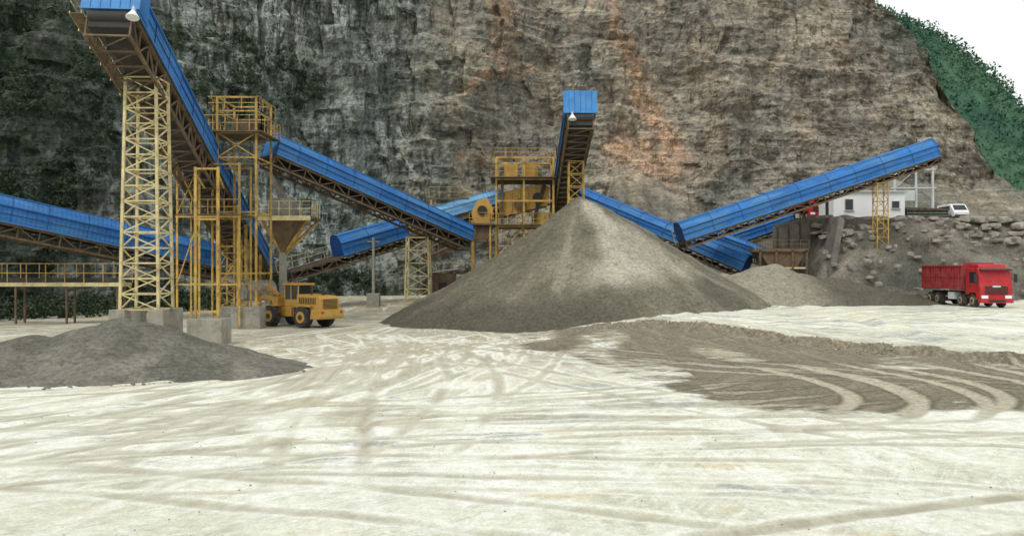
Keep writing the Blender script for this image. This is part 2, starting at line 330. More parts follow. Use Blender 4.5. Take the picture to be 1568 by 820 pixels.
# ------------------------------------------------------------------ cliff
def y0f(x): return float(np.interp(x,[-200,-70,-46,-36,-24,-10,0,20,60,90,140],[60,78,85,90,99,105,111,115,117,122,150]))
def Hf(x): return float(np.interp(x,[-200,30,44,48.5,52,56.7,60,63,65.4,69,75,90,140],[88,74,56,47,41.5,37.5,31,25,18.5,15.5,12.5,9,5]))
cliff_pts=[]
def build_cliff():
    xs=np.concatenate([np.arange(-150,-62,1.2),np.arange(-62,76,.24),np.arange(76,142,2.)])
    nv=270
    nu=len(xs);P=np.zeros((nu*nv,3));CO=np.zeros((nu*nv,3));MK=np.zeros((nu*nv,3))
    vv=[(j/(nv-8))**1.25 for j in range(nv-7)]
    for i,x in enumerate(xs):
        x=float(x);H=Hf(x)+1.2*nz(x*.3,1.7)+.7*nz(x*1.1,4.);Y0=y0f(x)
        Hs=(12+5*nz(x*.09,2.)+2*nz(x*.4,6.))*ss(4,14,x)+ 5*ss(-14,-4,x)*(1-ss(4,14,x))
        if x>50: Hs=Hs+ (2)*ss(50,64,x)
        for j in range(nv):
            k=i*nv+j
            if j>=nv-7:
                q=j-(nv-8); z=H+q*.25*(1 if x<60 else .3); y=Y0+H*.22+q*q*1.2; d=.8*nz(x*.3,y*.3,2.)
                P[k]=(x,y,z+d-.4)
            else:
                z=vv[j]*H
                warp=2.2*nz(x*.06,z*.05,3.)+.10*x
                big=4.2*nz(x*.04,z*.025,1.)+2.3*nz(x*.11,z*.07,11.)
                s=(z+warp+1.2*nz(x*.25,z*.1,8.))/4.6; fs=s-math.floor(s)
                led=1.3*(fs if fs<.85 else (1-fs)*5.6)*(.25+1.0*ss(-.3,.3,nz(x*.07,z*.09,21.)))
                s2=(z+warp)/1.3+.5*nz(x*.4,z*.2,5.); f2=s2-math.floor(s2); led+= .32*f2*ss(-.2,.3,nz(x*.15,z*.2,31.))
                cx=x*.42+1.0*nz(x*.15,z*.12,14.); cell=noise.cell(Vector((cx*1.3,z*.22+noise.cell(Vector((cx*1.3,5,5)))*3,2.)))
                jt=.85*cell*(1-.5*ss(-10,20,x))
                f=1.15*fr(x*.22,z*.22,3.,6)+.3*fr(x*1.0,z*1.0,3.,4)
                y=Y0+.22*z-big-led-jt-f
                scr=0.
                ysc=Y0-(Hs-z)*1.35+1.2*nz(x*.15,z*.1,6.)+.25*fr(x*.5,z*.5,0,3)
                if ysc<y: scr=ss(0,1.2,y-ysc); y=ysc
                P[k]=(x+.6*nz(x*.3,z*.3,40.)*(1-scr),y,z-1.+ (1 if z>2 else z/2))
                gb=1-ss(-50,-36,x+6*nz(x*.08,z*.08,9.))
                dk=1-ss(-17,-8,x+.12*z+5*nz(x*.1,z*.1,19.)-4)
                c=np.array([.345,.312,.255])
                c=c*(1-dk)+np.array([.175,.198,.178])*dk
                mid=ss(-16,-8,x)*(1-ss(-4,4,x)); c=c*(1-mid)+np.array([.305,.292,.24])*mid
                rg=ss(26,40,x); c=c*(1-.5*rg)+np.array([.335,.31,.265])*.5*rg
                c=c*(1-.45*gb)
                o=0.
                zc=z+3*nz(x*.2,z*.15,33.)
                for (ax,az,bx,bz,w) in ((-1.5,40,-.5,30,2.0),(12.5,48,14.5,37,1.0),(14.5,37,18,29,1.3),(18,29,22.5,20,1.7),(14.5,21,21,18,2.7),(3,30,-6,27,.6),(10,43,14,40,.6),(-6,17,4,20,.8)):
                    ex,ez=bx-ax,bz-az;t=max(0,min(1,((x-ax)*ex+(zc-az)*ez)/(ex*ex+ez*ez)));D=math.hypot(x-ax-t*ex,zc-az-t*ez)
                    o=max(o,1-ss(w*.3,w*1.5,D+1.6*nz(x*.7,z*.7,3.)+.8*nz(x*2,z*2,3.)))
                o=max(o*.8,.2*ss(.12,.45,nz(x*.09,z*.05,50.))*ss(-6,4,x))
                c=c*(1-o)+np.array([.48,.335,.235])*o
                c=c*(1-scr)+np.array([.255,.24,.195])*scr
                CO[k]=c*(.92+.3*nz(x*.15,z*.15,60.))
                gpatch=.75*ss(.12,.38,nz(x*.07,z*.06,70.))*dk
                gtop=.6*ss(H-6,H,z)*ss(46,50,x)
                MK[k]=(max(gb*.95,gpatch*.8,gtop,.9*(1-ss(2,6,z+3*nz(x*.2,z*.2)))*(1-ss(-16,-10,x))*.7),dk*ss(-46,-34,x)*(.45+.55*ss(-.15,.25,nz(x*.08,z*.07,80.)))+.1,scr)
                if MK[k,0]>.5 and z<60 and scr<.1: cliff_pts.append((P[k].copy(),MK[k,0]))
            if j>=nv-7: CO[k]=(.2,.19,.15); MK[k]=(.8,0,0)
    gridmesh('cliff',P,rock,nu,nv,col=CO,msk=MK,smooth=False)
build_cliff()

def leafcloud(name,centers,rad,K,size,mat):
    n=len(centers); c=np.repeat(centers,K,0); N=len(c)
    r=np.repeat(rad,K)
    d=np.random.normal(size=(N,3)); d/=np.linalg.norm(d,axis=1)[:,None]
    p=c+d*(r*np.random.uniform(.3,1,N)**.6)[:,None]*np.array([1,1,.8])
    a=np.random.normal(size=(N,3)); a/=np.linalg.norm(a,axis=1)[:,None]
    b=np.cross(a,np.random.normal(size=(N,3))); b/=np.linalg.norm(b,axis=1)[:,None]
    s=(size*np.random.uniform(.5,1.4,N))[:,None]
    V=np.stack([p-a*s,p+b*s*.6,p+a*s,p-b*s*.6],1).reshape(-1,3)
    F=np.arange(N*4).reshape(-1,4)
    me=bpy.data.meshes.new(name); me.from_pydata(V.tolist(),[],F.tolist()); me.materials.append(mat); me.update()
    o=bpy.data.objects.new(name,me); C.objects.link(o); return o
sel=random.sample(cliff_pts,min(6500,len(cliff_pts)))
cc=np.array([p for p,w in sel if nz(p[0]*.2,p[2]*.2,5.)>-.15 and -80<p[0]<-4]); 
leafcloud('cliff_vegetation',cc+np.array([0,-.2,0]),np.random.uniform(.25,.95,len(cc)),20,.17,leaf)
sc_=[]
for _ in range(1100):
    x=random.uniform(-62,-27); y=random.uniform(73,82)+max(0,(x+45)*.5); sc_.append((x,y,gh(x,y)+random.uniform(0,.9)*ss(70,80,y)+.1))
sc_=np.array(sc_); leafcloud('scrub',sc_,np.random.uniform(.3,.8,len(sc_)),26,.16,leaf)

def build_hill():
    xs=np.arange(60,330,2.5);nv=50;nu=len(xs);P=np.zeros((nu*nv,3));cs=[]
    for i,x in enumerate(xs):
        H=float(np.interp(x,[60,100,113,122,131,146,170,220,330],[85,81,76,72,63,47,28,10,6]))+1.5*nz(x*.08,2.)
        for j in range(nv):
            t=j/(nv-1); y=195+t*75 if t<.8 else 255+(t-.8)*200
            z=H*(ss(0,.8,t)**.8 if t<.8 else 1-(t-.8)*1.2)-2+2.*nz(x*.06,y*.06,4.)
            P[i*nv+j]=(x,y,z)
            if 85<x<240 and t<.9:
                for _ in range(2): cs.append((x+random.uniform(-1.5,1.5),y+random.uniform(-1,1),z+random.uniform(0,1.2)))
    gridmesh('forested_hill',P,leafh,nu,nv)
    cs=np.array(cs); leafcloud('distant_trees',cs,np.random.uniform(1.,2.6,len(cs)),14,.45,leafh)
build_hill()

# ------------------------------------------------------------------ terrace
def build_terrace():
    xs=np.arange(26,110,.3); nv=90;nu=len(xs);P=np.zeros((nu*nv,3));MK=np.zeros((nu*nv,3))
    for i,x in enumerate(xs):
        x=float(x)
        for j in range(nv):
            t=j/(nv-1)
            if t<.62: q=t/.62; y=78+q*9.5; z=.6+8.7*(q**.85)
            else: q=(t-.62)/.38; y=87.5+q*34; z=9.3+.4*q
            k=ss(26.5,30.5,x+ .8*nz(y*.3,1.))
            n=.9*nz(x*.16,z*.2,4.)+.45*fr(x*.5,z*.6,y*.3,5)
            y2=y-n*(1.2 if t<.62 else .0)
            P[i*nv+j]=(x,y2,(z*(k)+(1-k)*min(z,1.0)) + (.25*n if t<.62 else .05*n))
            MK[i*nv+j]=(.5*ss(0,.4,nz(x*.2,z*.3,8.)),.6*ss(0,.35,nz(x*.12,z*.2,18.)),0)
    gridmesh('terrace_embankment',P,rubble,nu,nv,msk=MK)
build_terrace()
def rocks(name,items,mat,sub=2):
    bm=bmesh.new(); bmesh.ops.create_icosphere(bm,subdivisions=sub,radius=1.); bm.verts.ensure_lookup_table()
    tv=np.array([v.co[:] for v in bm.verts]); tf=np.array([[v.index for v in f.verts] for f in bm.faces]); bm.free()
    V=[];F=[];o=0
    for (x,y,z,sx,sy,sz,rz) in items:
        pv=np.sign(tv)*np.abs(tv)**.55; seed=random.random()*100
        dv=np.array([1+.25*nz(a*1.3+seed,b*1.3,c*1.3) for a,b,c in tv]) if sub>1 else np.random.uniform(.75,1.15,len(tv))
        pv=pv*dv[:,None]*np.array([sx,sy,sz])*.85
        c,s=math.cos(rz),math.sin(rz); R=np.array([[c,-s,0],[s,c,0],[0,0,1]]); tl=random.uniform(-.2,.2); R2=np.array([[math.cos(tl),0,-math.sin(tl)],[0,1,0],[math.sin(tl),0,math.cos(tl)]])
        pv=pv@R2.T@R.T+np.array([x,y,z]); V.append(pv);F.append(tf+o);o+=len(tv)
    me=bpy.data.meshes.new(name); me.from_pydata(np.concatenate(V).tolist(),[],np.concatenate(F).tolist()); me.materials.append(mat); me.update()
    ob=bpy.data.objects.new(name,me); C.objects.link(ob); return ob
it=[]
x=30.
while x<66:
    for lvl in range(4):
        if random.random()<(.95,.85,.6,.35)[lvl]:
            w=random.uniform(.4,1.2); it.append((x+random.uniform(-.5,.5),87.1-lvl*.75+random.uniform(-.25,.25),9.15-lvl*.72+random.uniform(-.15,.15),w,.7,random.uniform(.18,.42),random.uniform(-.3,.3)))
    x+=random.uniform(.6,1.2)
for _ in range(150):
    x=random.uniform(29,64);q=random.random(); it.append((x,78.5+q*8-.5,.9+8.2*q**.85,random.uniform(.15,.5),random.uniform(.15,.5),random.uniform(.12,.3),random.uniform(0,3)))
rocks('boulder_retaining_wall',it,boulder)

# ------------------------------------------------------------------ piles
def pile(name,cones,b,step,mat,mskf,namp=.12):
    xs=np.arange(b[0],b[1],step);ys=np.arange(b[2],b[3],step);nu,nv=len(xs),len(ys)
    P=np.zeros((nu*nv,3));MK=np.zeros((nu*nv,3))
    for i,x in enumerate(xs):
        for j,y in enumerate(ys):
            x=float(x);y=float(y);g=gh(x,y);best=-1.
            for cx,cy,H,R,sx in cones:
                dx=(x-cx)/sx;dy=y-cy; r=math.hypot(dx,dy);a=math.atan2(dy,dx)
                Rr=R*(1+.07*nz(math.cos(a)*1.5+cx,math.sin(a)*1.5,cy)+.03*nz(math.cos(a)*7,math.sin(a)*7,cx)+.02*nz(math.cos(a)*19,math.sin(a)*19,cx))
                t=r/Rr
                h=H*(1-math.sqrt(t*t+.0008)) + .02*H
                if t>.72: h+= H*.10*ss(.72,1.02,t)*(1-ss(1.0,1.3,t))*.5
                best=max(best,h)
            rn=nz(x*.35,y*.35,3.)*namp*1.6+fr(x*1.2,y*1.2,0.,4)*namp*.6
            z=best+rn*(1 if best>.3 else .3)
            if best<0: z=max(best*1.0,-.6)
            P[i*nv+j]=(x,y,g+z); MK[i*nv+j]=mskf(x,y,g+z)
    return gridmesh(name,P,mat,nu,nv,msk=MK)
def mk1(x,y,z):
    a=math.atan2(y-76,x-5.8); r=math.hypot(x-5.8,y-76)
    wd=.36+.12*nz(r*.4,3.)
    pl=math.exp(-((a+1.24+.28*nz(r*.3,a*2))/wd)**4)*ss(.3,1.6,r)*(1-ss(11,14,r+2.0*nz(a*6,2.)))
    pl*= .65+.35*ss(-.3,.2,nz(a*6,r*.15,1.))
    hol_shade=math.exp(-(((x-6.1)/.8)**2+((z-7.2)/1.1)**2)) if y<76 else 0  # hollow's shade put into the colour mask as a dark spot, no dent
    pl*=1-hol_shade
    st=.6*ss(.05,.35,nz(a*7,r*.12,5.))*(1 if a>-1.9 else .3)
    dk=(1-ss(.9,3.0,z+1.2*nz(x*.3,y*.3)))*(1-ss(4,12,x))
    dk=max(dk,.6*ss(.12,.4,nz(a*5+9,r*.1,15.)),.45*(1-ss(-.35,.25,a+1.95+.4*nz(r*.3,1.)))*(1 if a<0 else 0),.85*hol_shade)
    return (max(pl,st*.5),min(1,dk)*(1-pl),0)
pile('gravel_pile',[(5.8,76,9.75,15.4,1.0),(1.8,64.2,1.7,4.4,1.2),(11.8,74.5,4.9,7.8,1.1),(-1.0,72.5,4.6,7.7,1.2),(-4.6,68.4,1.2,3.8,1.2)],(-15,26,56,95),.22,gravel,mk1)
pile('gravel_pile',[(22.3,76.5,3.4,7,1.4),(27.5,76.5,2.2,6,1.5),(18.5,78,2.4,6,1.2)],(10,41,64,88),.24,gravel,lambda x,y,z:(.45*(1-ss(22,27,x)),.8*ss(24,28,x+nz(x,y)),0))
def mk3(x,y,z): return (.7*ss(.15,.45,nz(x*.5,y*.3,3.)),.5*ss(.0,.35,nz(x*.3,y*.2,8.)),0)
pile('gravel_pile',[(-17.6,40,2.2,6.6,1.0),(-15.4,39.2,1.2,4.8,1.25),(-20.8,38.6,1.45,6.0,1.2),(-24,38,1.1,5.6,1.2)],(-34,-7,31,49),.14,gravel_d,mk3)
it=[];it2=[]
for _ in range(1500):
    a=random.uniform(math.pi,2*math.pi); k=random.random()
    if k<.45: r=random.gauss(15.4,.8); x=5.8+r*math.cos(a);y=76+r*math.sin(a); L=it2
    elif k<.72: r=random.gauss(6.9,.6); x=-18.+r*1.12*math.cos(a);y=40+r*math.sin(a)*.95; L=it2
    elif k<.9: x=random.uniform(4,26); y=float(np.interp(x,EX,EY))+random.gauss(0,1.); L=it
    else: x=random.uniform(-14,18);y=random.uniform(14,30); L=it2
    s=random.uniform(.02,.07) if y>31 else random.uniform(.010,.024); L.append((x,y,gh(x,y)+s*.3,s*1.3,s,s*.7,random.uniform(0,3)))
rocks('loose_stones',it,pebm,1); rocks('loose_stones',it2,pebd,1)

# ------------------------------------------------------------------ conveyors
def conveyor(A,B,w=2.2,hc=1.8,segs=None,rail=None,depth=1.1,cm=blue,steel=rust,lamp=False,cap=True,head=False,name='covered_conveyor'):
    A=Vector(A);B=Vector(B);X=(B-A);L=X.length;X.normalize();Y=Vector((0,0,1)).cross(X).normalized();Z=X.cross(Y)
    Mx=Matrix(((X.x,Y.x,Z.x,A.x),(X.y,Y.y,Z.y,A.y),(X.z,Y.z,Z.z,A.z),(0,0,0,1)))
    e=empty(name,mat=Mx); hw=w/2
    segs=segs or [(0,L)]
    cv=MB(); isb=cm is blue
    prof=[(-hw,0),(-hw-.02,hc*.60),(-hw*.62,hc*.95),(0,hc),(hw*.62,hc*.95),(hw+.02,hc*.60),(hw,0)]
    for s0,s1 in segs:
        n=len(prof)
        s=s0
        while s<s1-.01:
            sn=min(s1,s+random.uniform(2.6,3.2)); j=[random.uniform(-.018,.018) for _ in range(2)]
            vs=[(s-.05,a*(1+j[0]),b*(1+j[1])+.0) for a,b in prof]+[(sn,a*(1+j[0]),b*(1+j[1])) for a,b in prof]
            cv.add(vs,[(i,i+1,n+i+1,n+i) for i in range(n-1)],cm)
            for i in range(n-1):
                (a,b),(c,d)=prof[i],prof[i+1]; k=1.02
                cv.bar((sn-.02,a*k,b*k+.01),(sn-.02,c*k,d*k+.01),.035,blue_d if isb else cm,.02)
            s=sn
        for sy in (-1,1):
            cv.bar((s0,sy*(hw+.06),hc*.60),(s1,sy*(hw+.06),hc*.60),.08,blue_l if isb else cm,.08)
            cv.bar((s0,sy*(hw+.04),hc*.54),(s1,sy*(hw+.04),hc*.54),.03,blue_d if isb else cm,.05)
            cv.bar((s0,sy*(hw+.04),.03),(s1,sy*(hw+.04),.03),.06,blue_l if isb else cm,.12)
            cv.bar((s0,sy*(hw+.04),hc*.3),(s1,sy*(hw+.04),hc*.3),.04,blue_d if isb else cm,.04)
            cv.bar((s0,sy*hw*.64,hc*.965),(s1,sy*hw*.64,hc*.965),.06,blue_l if isb else cm,.05)
        if cap:
            cv.add([(s1-.03,a,b) for a,b in prof],[tuple(range(n))],cm)
            cv.add([(s0-.02,a*.98,b*.98) for a,b in prof],[tuple(range(n))],blue_d if isb else cm)
    cv.obj('cover',e)
    t=MB(); hy=hw*.86
    t.box(0,L,-hw*.8,hw*.8,-.16,-.06,belt); t.box(.4,L-.4,-hw*.6,hw*.6,-.62,-.57,belt)
    np_=max(2,int(L/1.5)); dx=L/np_
    for sy in (-1,1):
        t.bar((0,sy*hy,-.1),(L,sy*hy,-.1),.16,steel,.2); t.bar((0,sy*hy,-depth),(L,sy*hy,-depth),.14,steel,.16)
        for k in range(np_+1):
            t.bar((k*dx,sy*hy,-.1),(k*dx,sy*hy,-depth),.08,steel)
            if k<np_:
                a,b=(-.15,-depth) if k%2 else (-depth,-.15); t.bar((k*dx,sy*hy,a),((k+1)*dx,sy*hy,b),.08,steel)
    for k in range(np_+1):
        t.bar((k*dx,-hy,-depth),(k*dx,hy,-depth),.09,steel); t.cyl((k*dx,-hy,-.5),(k*dx,hy,-.5),.08,darkm,8)
        if k<np_: t.bar((k*dx,-hy,-depth),((k+1)*dx,hy,-depth),.06,steel)
    t.cyl((L-.1,-hw*.8,-.35),(L-.1,hw*.8,-.35),.33,darkm,16); t.cyl((.2,-hw*.8,-.35),(.2,hw*.8,-.35),.3,darkm,16)
    for s0,s1 in segs: t.box(s0,s1,-hw*.98,hw*.98,-.05,-.01,rust)
    t.obj('belt_truss',e)
    if rail:
        r=MB(); sy=rail
        y1=sy*(hw+.75); y0=sy*(hw+.1)
        r.box(0,L,min(y0,y1),max(y0,y1),-.22,-.17,rust)
        for k in range(int(L/1.7)+1): 
            r.bar((k*1.7,y1,-.4),(k*1.7,y1,.95),.055,yel2); r.bar((k*1.7,sy*hy,-depth),(k*1.7,y1,-.2),.06,steel)
        for hh in (.5,.95): r.bar((0,y1,hh),(L,y1,hh),.05,yel2)
        r.bar((0,y1,-.15),(L,y1,-.15),.04,yel2,.14)
        r.obj('walkway_railing',e)
    if head:
        h=MB()
        h.box(L-1.6,L+.02,-hw-.12,hw+.12,hc*.05,hc*1.08,cm); h.box(L+.02,L+.12,-hw-.2,hw+.2,hc*.02,hc*1.12,blue_l if isb else cm)
        for k in range(1,6): h.bar((L+.13,-hw-.2+k*(w+.4)/6,hc*.04),(L+.13,-hw-.2+k*(w+.4)/6,hc*1.1),.03,blue_d,.02)
        h.box(L-1.0,L+.0,-hw*.8,hw*.8,-1.0,.04,darkm); h.obj('head_housing',e,.02)
    if lamp:
        l=MB(); y=lamp
        l.bar((L-.3,y,.0),(L+.45,y,-.0),.06,galv); l.cyl((L+.4,y,-.05),(L+.4,y,-.25),.09,galv,12); l.cyl((L+.4,y,-.25),(L+.4,y,-.62),.10,lampw,20,.34); l.cyl((L+.4,y,-.62),(L+.4,y,-.66),.34,lampw,20)
        l.obj('dome_lamp',e)
    return e
conveyor((-25.1,88,3.9),(-21.1,46.6,17.9),w=2.6,hc=2.5,depth=1.5,lamp=1.3,head=True,rail=-1)
conveyor((-26.3,79,4.4),(-43.5,60,9.3),w=2.2,hc=2.1,depth=1.0)
conveyor((-4.6,86,7.0),(-19.2,70,13.3),w=2.1,hc=1.7,depth=.9,rail=-1)
conveyor((-20.5,80.5,4.1),(-1.2,97.3,11.0),w=2.1,hc=2.0,segs=[(5.6,13.2)],depth=.9,rail=1)
conveyor((-8.3,92.,9.2),(-1.0,93.,11.3),w=2.0,hc=1.45,cm=blue_p,depth=.6)
conveyor((5.65,104,9.6),(5.65,73.2,17.1),w=2.4,hc=1.8,depth=1.3,lamp=-.7,head=True)
conveyor((22.2,84.5,4.2),(7.2,95,11.6),w=2.0,hc=1.5,depth=.8)
conveyor((15.6,81.5,6.9),(40.9,86,15.15),w=2.1,hc=1.8,depth=.7,rail=1,lamp=.3)
conveyor((19.8,90,6.0),(28.6,90.5,8.9),w=2.0,hc=1.5,depth=.6)
conveyor((26.2,89.,4.9),(18.2,90.,7.9),w=1.8,hc=1.2,depth=.6)

# ------------------------------------------------------------------ towers & frames
def lattice(x,y,z0,z1,wb,wt,n,mat=yel2,c=.13,b=.07,name='lattice_tower',foot=0):
    e=empty(name,loc=(x,y,z0)); m=MB(); H=z1-z0
    def cor(t):
        w=(wb+(wt-wb)*t)/2
        return [Vector((-w,-w,H*t)),Vector((w,-w,H*t)),Vector((w,w,H*t)),Vector((-w,w,H*t))]
    for i in range(4): m.bar(cor(0)[i],cor(1)[i],c,mat)
    for k in range(n+1):
        cs=cor(k/n)
        for i in range(4):
            m.bar(cs[i],cs[(i+1)%4],b*1.1,mat)
            if k<n:
                up=cor((k+1)/n)
                if k%2: m.bar(cs[i],up[(i+1)%4],b,mat)
                else: m.bar(cs[(i+1)%4],up[i],b,mat)
    m.obj('lattice',e)
    if foot:
        f=MB()
        for p in cor(0): f.box(p.x-.45,p.x+.45,p.y-.45,p.y+.45,-foot-.4,0.02,conc)
        f.obj('concrete_footing',e,.03)
    return e
lattice(-21.4,52,2.0,15.4,2.2,1.75,15,foot=2.0,c=.15,b=.07)
lattice(5.8,80.5,5,14.0,1.5,1.3,8,mat=yel)
lattice(-8.9,84.2,1.2,7.3,2.3,2.0,5)
lattice(34.9,84.0,3.0,12.4,1.1,1.0,11,mat=yel,c=.09,b=.045)
lattice(-23.8,76,0,6.8,1.8,1.8,6,mat=yel)
lattice(14.8,90,1.5,6.6,1.6,1.5,4,mat=yel)
def railing(m,pts,z,h=1.05,sp=1.3,mat=yel):
    for a,b in zip(pts[:-1],pts[1:]):
        a=Vector(a+(z,));b=Vector(b+(z,));L=(b-a).length;n=max(1,round(L/sp))
        for k in range(n+1):
            p=a.lerp(b,k/n); m.bar(p,p+Vector((0,0,h)),.05,mat)
        for hh in (h*.5,h): m.bar(a+Vector((0,0,hh)),b+Vector((0,0,hh)),.045,mat)
e=empty('support_frame',loc=(0,0,0)); f=MB(); f.box(-18.5,-16.5,50.4,52.2,-.3,1.5,conc); f.obj('concrete_pier',e,.04)
m=MB()
for x in (-18.2,-16.9):
    m.bar((x,51,1.5),(x,51,10.2),.14,yel); 
    m.bar((x,51,9.8),(x-2.6,60,9.8),.1,yel)
for z in (1.9,7.2,10.1): m.bar((-18.2,51,z),(-16.9,51,z),.11,yel)
m.obj('steel_columns',e)
e=empty('access_platform',loc=(0,0,0)); m=MB()
x0,x1,y0,y1=-24.3,-19.6,64,67
m.box(x0,x1,y0,y1,8.2,8.3,rust)
for x in (x0+.1,x0+1.7,x1-.1):
    for y in (y0+.1,y1-.1): m.bar((x,y,0),(x,y,12.0),.13,yel)
for z in (3.2,8.1,11.9):
    m.bar((x0,y0+.1,z),(x1,y0+.1,z),.12,yel); m.bar((x0,y1-.1,z),(x1,y1-.1,z),.12,yel)
m.bar((x0+.1,y0+.1,8.3),(x0+1.7,y0+.1,11.9),.07,yel);m.bar((x0+1.7,y0+.1,8.3),(x0+.1,y0+.1,11.9),.07,yel)
m.bar((x0+.1,y0+.1,3.3),(x0+1.7,y0+.1,8.0),.07,yel)
railing(m,[(x0,y0),(x1,y0)],8.3); railing(m,[(x0,y1),(x0,y0)],8.3); m.obj('steelwork',e)
e=empty('transfer_tower',loc=(0,0,0)); m=MB()
cx=[-21.6,-18.75];cy=[65.,69.]
f=MB(); f.box(-20.4,-18.3,64.3,66,-.3,1.55,conc); f.box(-22.4,-21,68,69.8,-.3,1.4,conc); f.obj('concrete_footing',e,.04)
for x in cx:
    for y in cy: m.bar((x,y,0 if x<-20 else 1.5),(x,y,16.9),.15,yel)
m.bar((-20.1,65,1.5),(-20.1,65,9),.14,yel)
for z in (4,8.5,12.5,14.3,15.9,16.9):
    for y in cy: m.bar((cx[0],y,z),(cx[1],y,z),.11,yel)
    for x in cx: m.bar((x,cy[0],z),(x,cy[1],z),.11,yel)
m.box(-22.6,-18.2,64.4,69.6,14.3,14.4,rust); railing(m,[(-22.6,69.6),(-22.6,64.4),(-18.2,64.4),(-18.2,69.6)],14.4,1.1,.9)
railing(m,[(-22.2,69.3),(-22.2,64.7),(-18.5,64.7),(-18.5,69.3)],16.0,.9,1.2)
m.bar((cx[0],65,12.5),(cx[1],65,14.3),.08,yel);m.bar((cx[1],65,12.5),(cx[0],65,14.3),.08,yel)
m.box(-20.8,-19.6,66,68,14.4,15.4,rust); m.obj('steelwork',e)
e=empty('hopper_platform',loc=(-1.3,4.6,.35))
m=MB(); X0,X1,Y0,Y1=-18.5,-14.4,64.5,68.5
m.box(X0,X1,Y0,Y1,7.9,8.1,rust); m.box(X0,X1,Y0-.04,Y0-.002,7.75,8.12,yel2)
railing(m,[(X0,Y0),(X1,Y0),(X1,Y1),(X0,Y1)],8.1,1.15,.75,yel2)
m.bar((-17.0,66.3,-.4),(-17.0,66.3,7.9),.5,conc)
for a in ((X0+.2,Y0+.3),(X1-.2,Y0+.3),(X0+.2,Y1-.3),(X1-.2,Y1-.3)): m.bar((-17.0,66.3,5.0),(a[0],a[1],7.85),.22,yel)
v=[(-17.9,65,7.9),(-15.4,65,7.9),(-15.4,68,7.9),(-17.9,68,7.9),(-17.2,66,5.3),(-16.8,66,5.3),(-16.8,66.6,5.3),(-17.2,66.6,5.3)]
m.add(v,[(0,1,5,4),(1,2,6,5),(2,3,7,6),(3,0,4,7)],rust)
m.box(-18.1,-16.3,66,68,8.1,9.6,bucketm); m.bar((-17.,67,9.4),(-18.4,67.5,12.0),.45,bucketm)
m.obj('platform_and_hopper',e)
e=empty('trestle',loc=(0,0,0)); m=MB()
for (x,y,h) in ((-24.4,74,8.),(-22.2,74,8.),(-24.9,81,5.6),(-23,81,5.6)): m.bar((x,y,0),(x,y,h),.2,yel)
for z in (3,6.2): m.bar((-24.4,74,z),(-22.2,74,z),.14,yel); 
m.bar((-24.4,74,3),(-22.2,74,6.2),.09,yel); m.bar((-24.9,81,3),(-23,81,3),.14,yel)
m.obj('trestle_columns',e)
e=empty('feeder_walkway',loc=(0,0,0)); m=MB()
m.box(-56,-30.5,69.5,71.2,2.95,3.25,yel2); m.box(-56,-30.5,69.9,70.8,3.3,3.6,belt)
railing(m,[(-56,69.4),(-30.5,69.4)],3.25,1.5,1.5,yel); railing(m,[(-56,71.3),(-30.5,71.3)],3.25,1.5,1.5,yel)
x=-55
while x<-30: 
    m.bar((x,69.7,-.2),(x,69.7,3),.14,rust); m.bar((x,71,-.2),(x,71,3),.14,rust); x+=4
m.obj('walkway',e)
e=empty('screening_plant',loc=(0,0,0)); m=MB()
x0,x1,y0,y1=-1.6,4.2,90,95
for x in (x0,1.2,x1):
    for y in (y0,y1): m.bar((x,y,1),(x,y,15.6),.2,yel)
for z in (5.5,8.6,11.2,13.4,15.6):
    for y in (y0,y1): m.bar((x0,y,z),(x1,y,z),.18,yel)
    for x in (x0,1.2,x1): m.bar((x,y0,z),(x,y1,z),.15,yel)
for z in (8.6,13.4): m.box(x0-.6,x1+.6,y0-.7,y1+.5,z+.12,z+.2,rust); railing(m,[(x0-.6,y1),(x0-.6,y0-.7),(x1+.6,y0-.7),(x1+.6,y1)],z+.2,1.1,.9)
railing(m,[(x0-.3,y1),(x0-.3,y0-.3),(x1+.3,y0-.3),(x1+.3,y1)],15.7,.8,1.2)
for a,b in ((x0,1.2),(1.2,x1)):
    m.bar((a,y0,5.5),(b,y0,8.6),.1,yel); m.bar((b,y0,5.5),(a,y0,8.6),.1,yel)
m.obj('steel_frame',e)
m=MB()
m.prism([(-1.2,9.6),(3.6,10.8),(3.9,12.6),(3.3,13.0),(-.9,12.2),(-1.4,11.0)],91,94,yelm)
for k in range(6): m.prism([(-.9+k*.8,9.7+k*.2),(-.75+k*.8,9.75+k*.2),(-.75+k*.8,12.1+k*.14),(-.9+k*.8,12.1+k*.14)],90.85,90.99,yel)
m.cyl((.8,90.6,10.9),(.8,91,10.9),.6,rust,20); m.cyl((2.6,90.6,11.6),(2.6,91,11.6),.5,darkm,18)
m.box(2.0,3.8,90.8,92,8.8,10.1,yel); m.box(-.8,.6,90.8,92,13.65,15.0,yelm); m.cyl((2,91.5,13.65),(2,91.5,15.2),.7,yelm,18)
m.bar((-1.,90.7,8.9),(-1.,90.7,13.4),.3,rust); m.bar((3.4,90.6,13.3),(2.2,90.6,9.2),.35,darkm)
m.obj('vibrating_screen',e,.03)
m=MB()
for x in (-4.0,-2.2): 
    for y in (89.5,92): m.bar((x,y,1),(x,y,9.2),.2,yel)
m.box(-4.3,-1.9,89,92.4,8.7,8.85,rust); railing(m,[(-4.3,92),(-4.3,89),(-1.9,89)],8.85,1.1,.7)
m.prism([(-3.9,8.9),(-2.1,8.9),(-1.9,10.4),(-2.5,11.5),(-3.5,11.2),(-4.1,10)],89.6,91.6,yelm); m.cyl((-3,89.4,10.2),(-3,89.6,10.2),.5,darkm,18)
m.box(-4.4,-3.9,89.8,91,9.4,10.2,darkm); m.prism([(-4.4,8.8),(-1.8,8.8),(-2.6,7.),(-3.6,7.)],89.6,91.6,rust)
